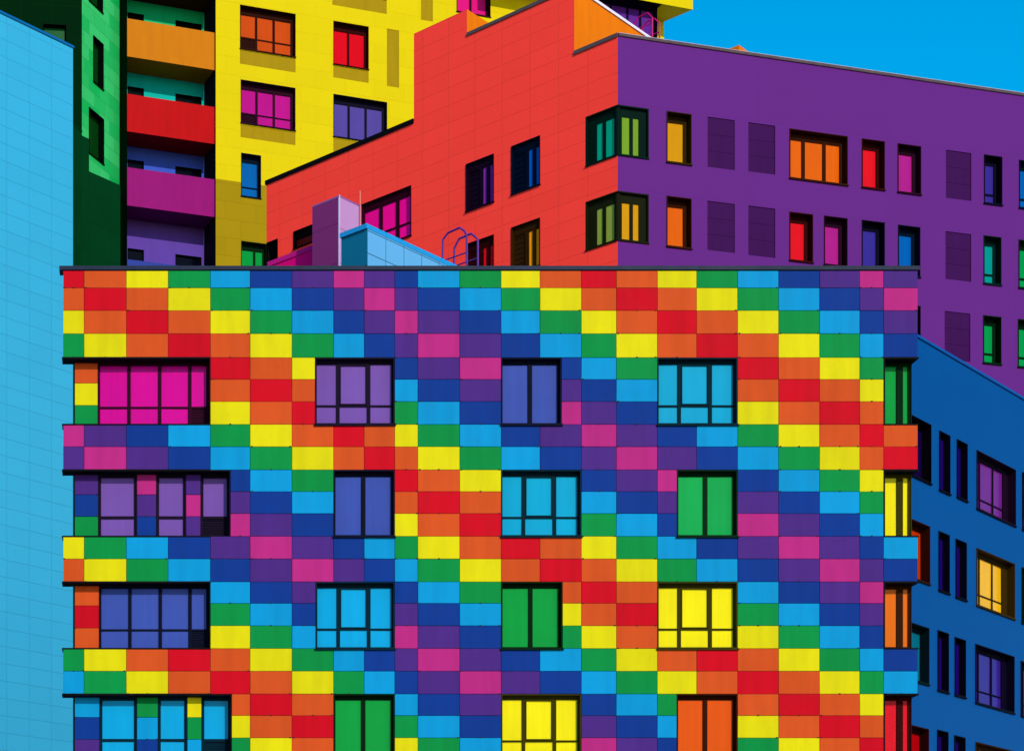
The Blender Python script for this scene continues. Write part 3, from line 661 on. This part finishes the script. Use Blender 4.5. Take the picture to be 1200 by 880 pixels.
m=MB(); BB.sheet(m,sa,sb,0,zt,[w[0] for w in BW])
A0=BB.xy(sa); A1=BB.xy(sb); A2=BB.xy(sb,-4); A3=BB.xy(sa,-4)
m.poly([(*A1,0),(*A2,0),(*A2,zt),(*A1,zt)]); m.poly([(*A2,0),(*A3,0),(*A3,zt),(*A2,zt)]); m.poly([(*A3,0),(*A0,0),(*A0,zt),(*A3,zt)])
m.build('wall',M_BB,bblue)
for r,c,l,t in BW:
    slit=len(l)==1
    window(BB,r,c,bblue,depth=.3 if not slit else .22,lights=l,transom=t,fw=.055,sill=.03,head=.06 if slit else .12,rs=.13 if len(l)==3 else 0,gl=glass(c,1.15 if c==AMB2 else .95))
m=MB(); m.poly([(*A0,zt-.02),(*A1,zt-.02),(*A2,zt-.02),(*A3,zt-.02)]); rf=m.build('roof',ROOF,bblue)
m=MB(); BB.box(m,sa,sb,zt+.0,zt+.09,-.3,.05); m.build('coping',paint('blue_coping',(10,76,146),k=.8),rf)

# ================================================================== LIGHT, SKY, CAMERA
EL=math.radians(28); AZ=math.atan2(.33,1.0)          # sun behind the camera, to its right
sx,sy=math.sin(AZ),-math.cos(AZ)
sd=bpy.data.lights.new('sun','SUN'); sd.energy=4.0; sd.angle=math.radians(.5); sd.color=(1,.94,.86)
so=bpy.data.objects.new('sun',sd); C.objects.link(so)
from mathutils import Vector
so.rotation_euler=Vector((-sx*math.cos(EL),-sy*math.cos(EL),-math.sin(EL))).to_track_quat('-Z','Y').to_euler(); so.location=(20,-30,60)
W=bpy.data.worlds.new('World'); bpy.context.scene.world=W; W.use_nodes=True
nt=W.node_tree; bg=nt.nodes['Background']; sk=nt.nodes.new('ShaderNodeTexSky'); sk.sky_type='NISHITA'; sk.sun_disc=False
sk.sun_elevation=EL; sk.sun_rotation=math.pi-AZ; sk.air_density=1.0; sk.dust_density=.4; sk.ozone_density=1.5
hs=nt.nodes.new('ShaderNodeHueSaturation'); hs.inputs['Saturation'].default_value=1.7; hs.inputs['Hue'].default_value=.486; hs.inputs['Value'].default_value=1.5
nt.links.new(sk.outputs['Color'],hs.inputs['Color']); nt.links.new(hs.outputs['Color'],bg.inputs['Color']); bg.inputs['Strength'].default_value=.15
cd=bpy.data.cameras.new('camera'); cam=bpy.data.objects.new('camera',cd); C.objects.link(cam); bpy.context.scene.camera=cam
cam.location=(0,0,CZ); cam.rotation_euler=(math.pi/2,0,0)
cd.sensor_fit='HORIZONTAL'; cd.sensor_width=36; cd.lens=36*F/1200
cd.shift_x=(600-CX)/1200; cd.shift_y=(YH-440)/1200
cd.clip_start=.5; cd.clip_end=5000
sc=bpy.context.scene; v=sc.view_settings; v.view_transform='Standard'; v.look='None'; v.exposure=0; v.gamma=1
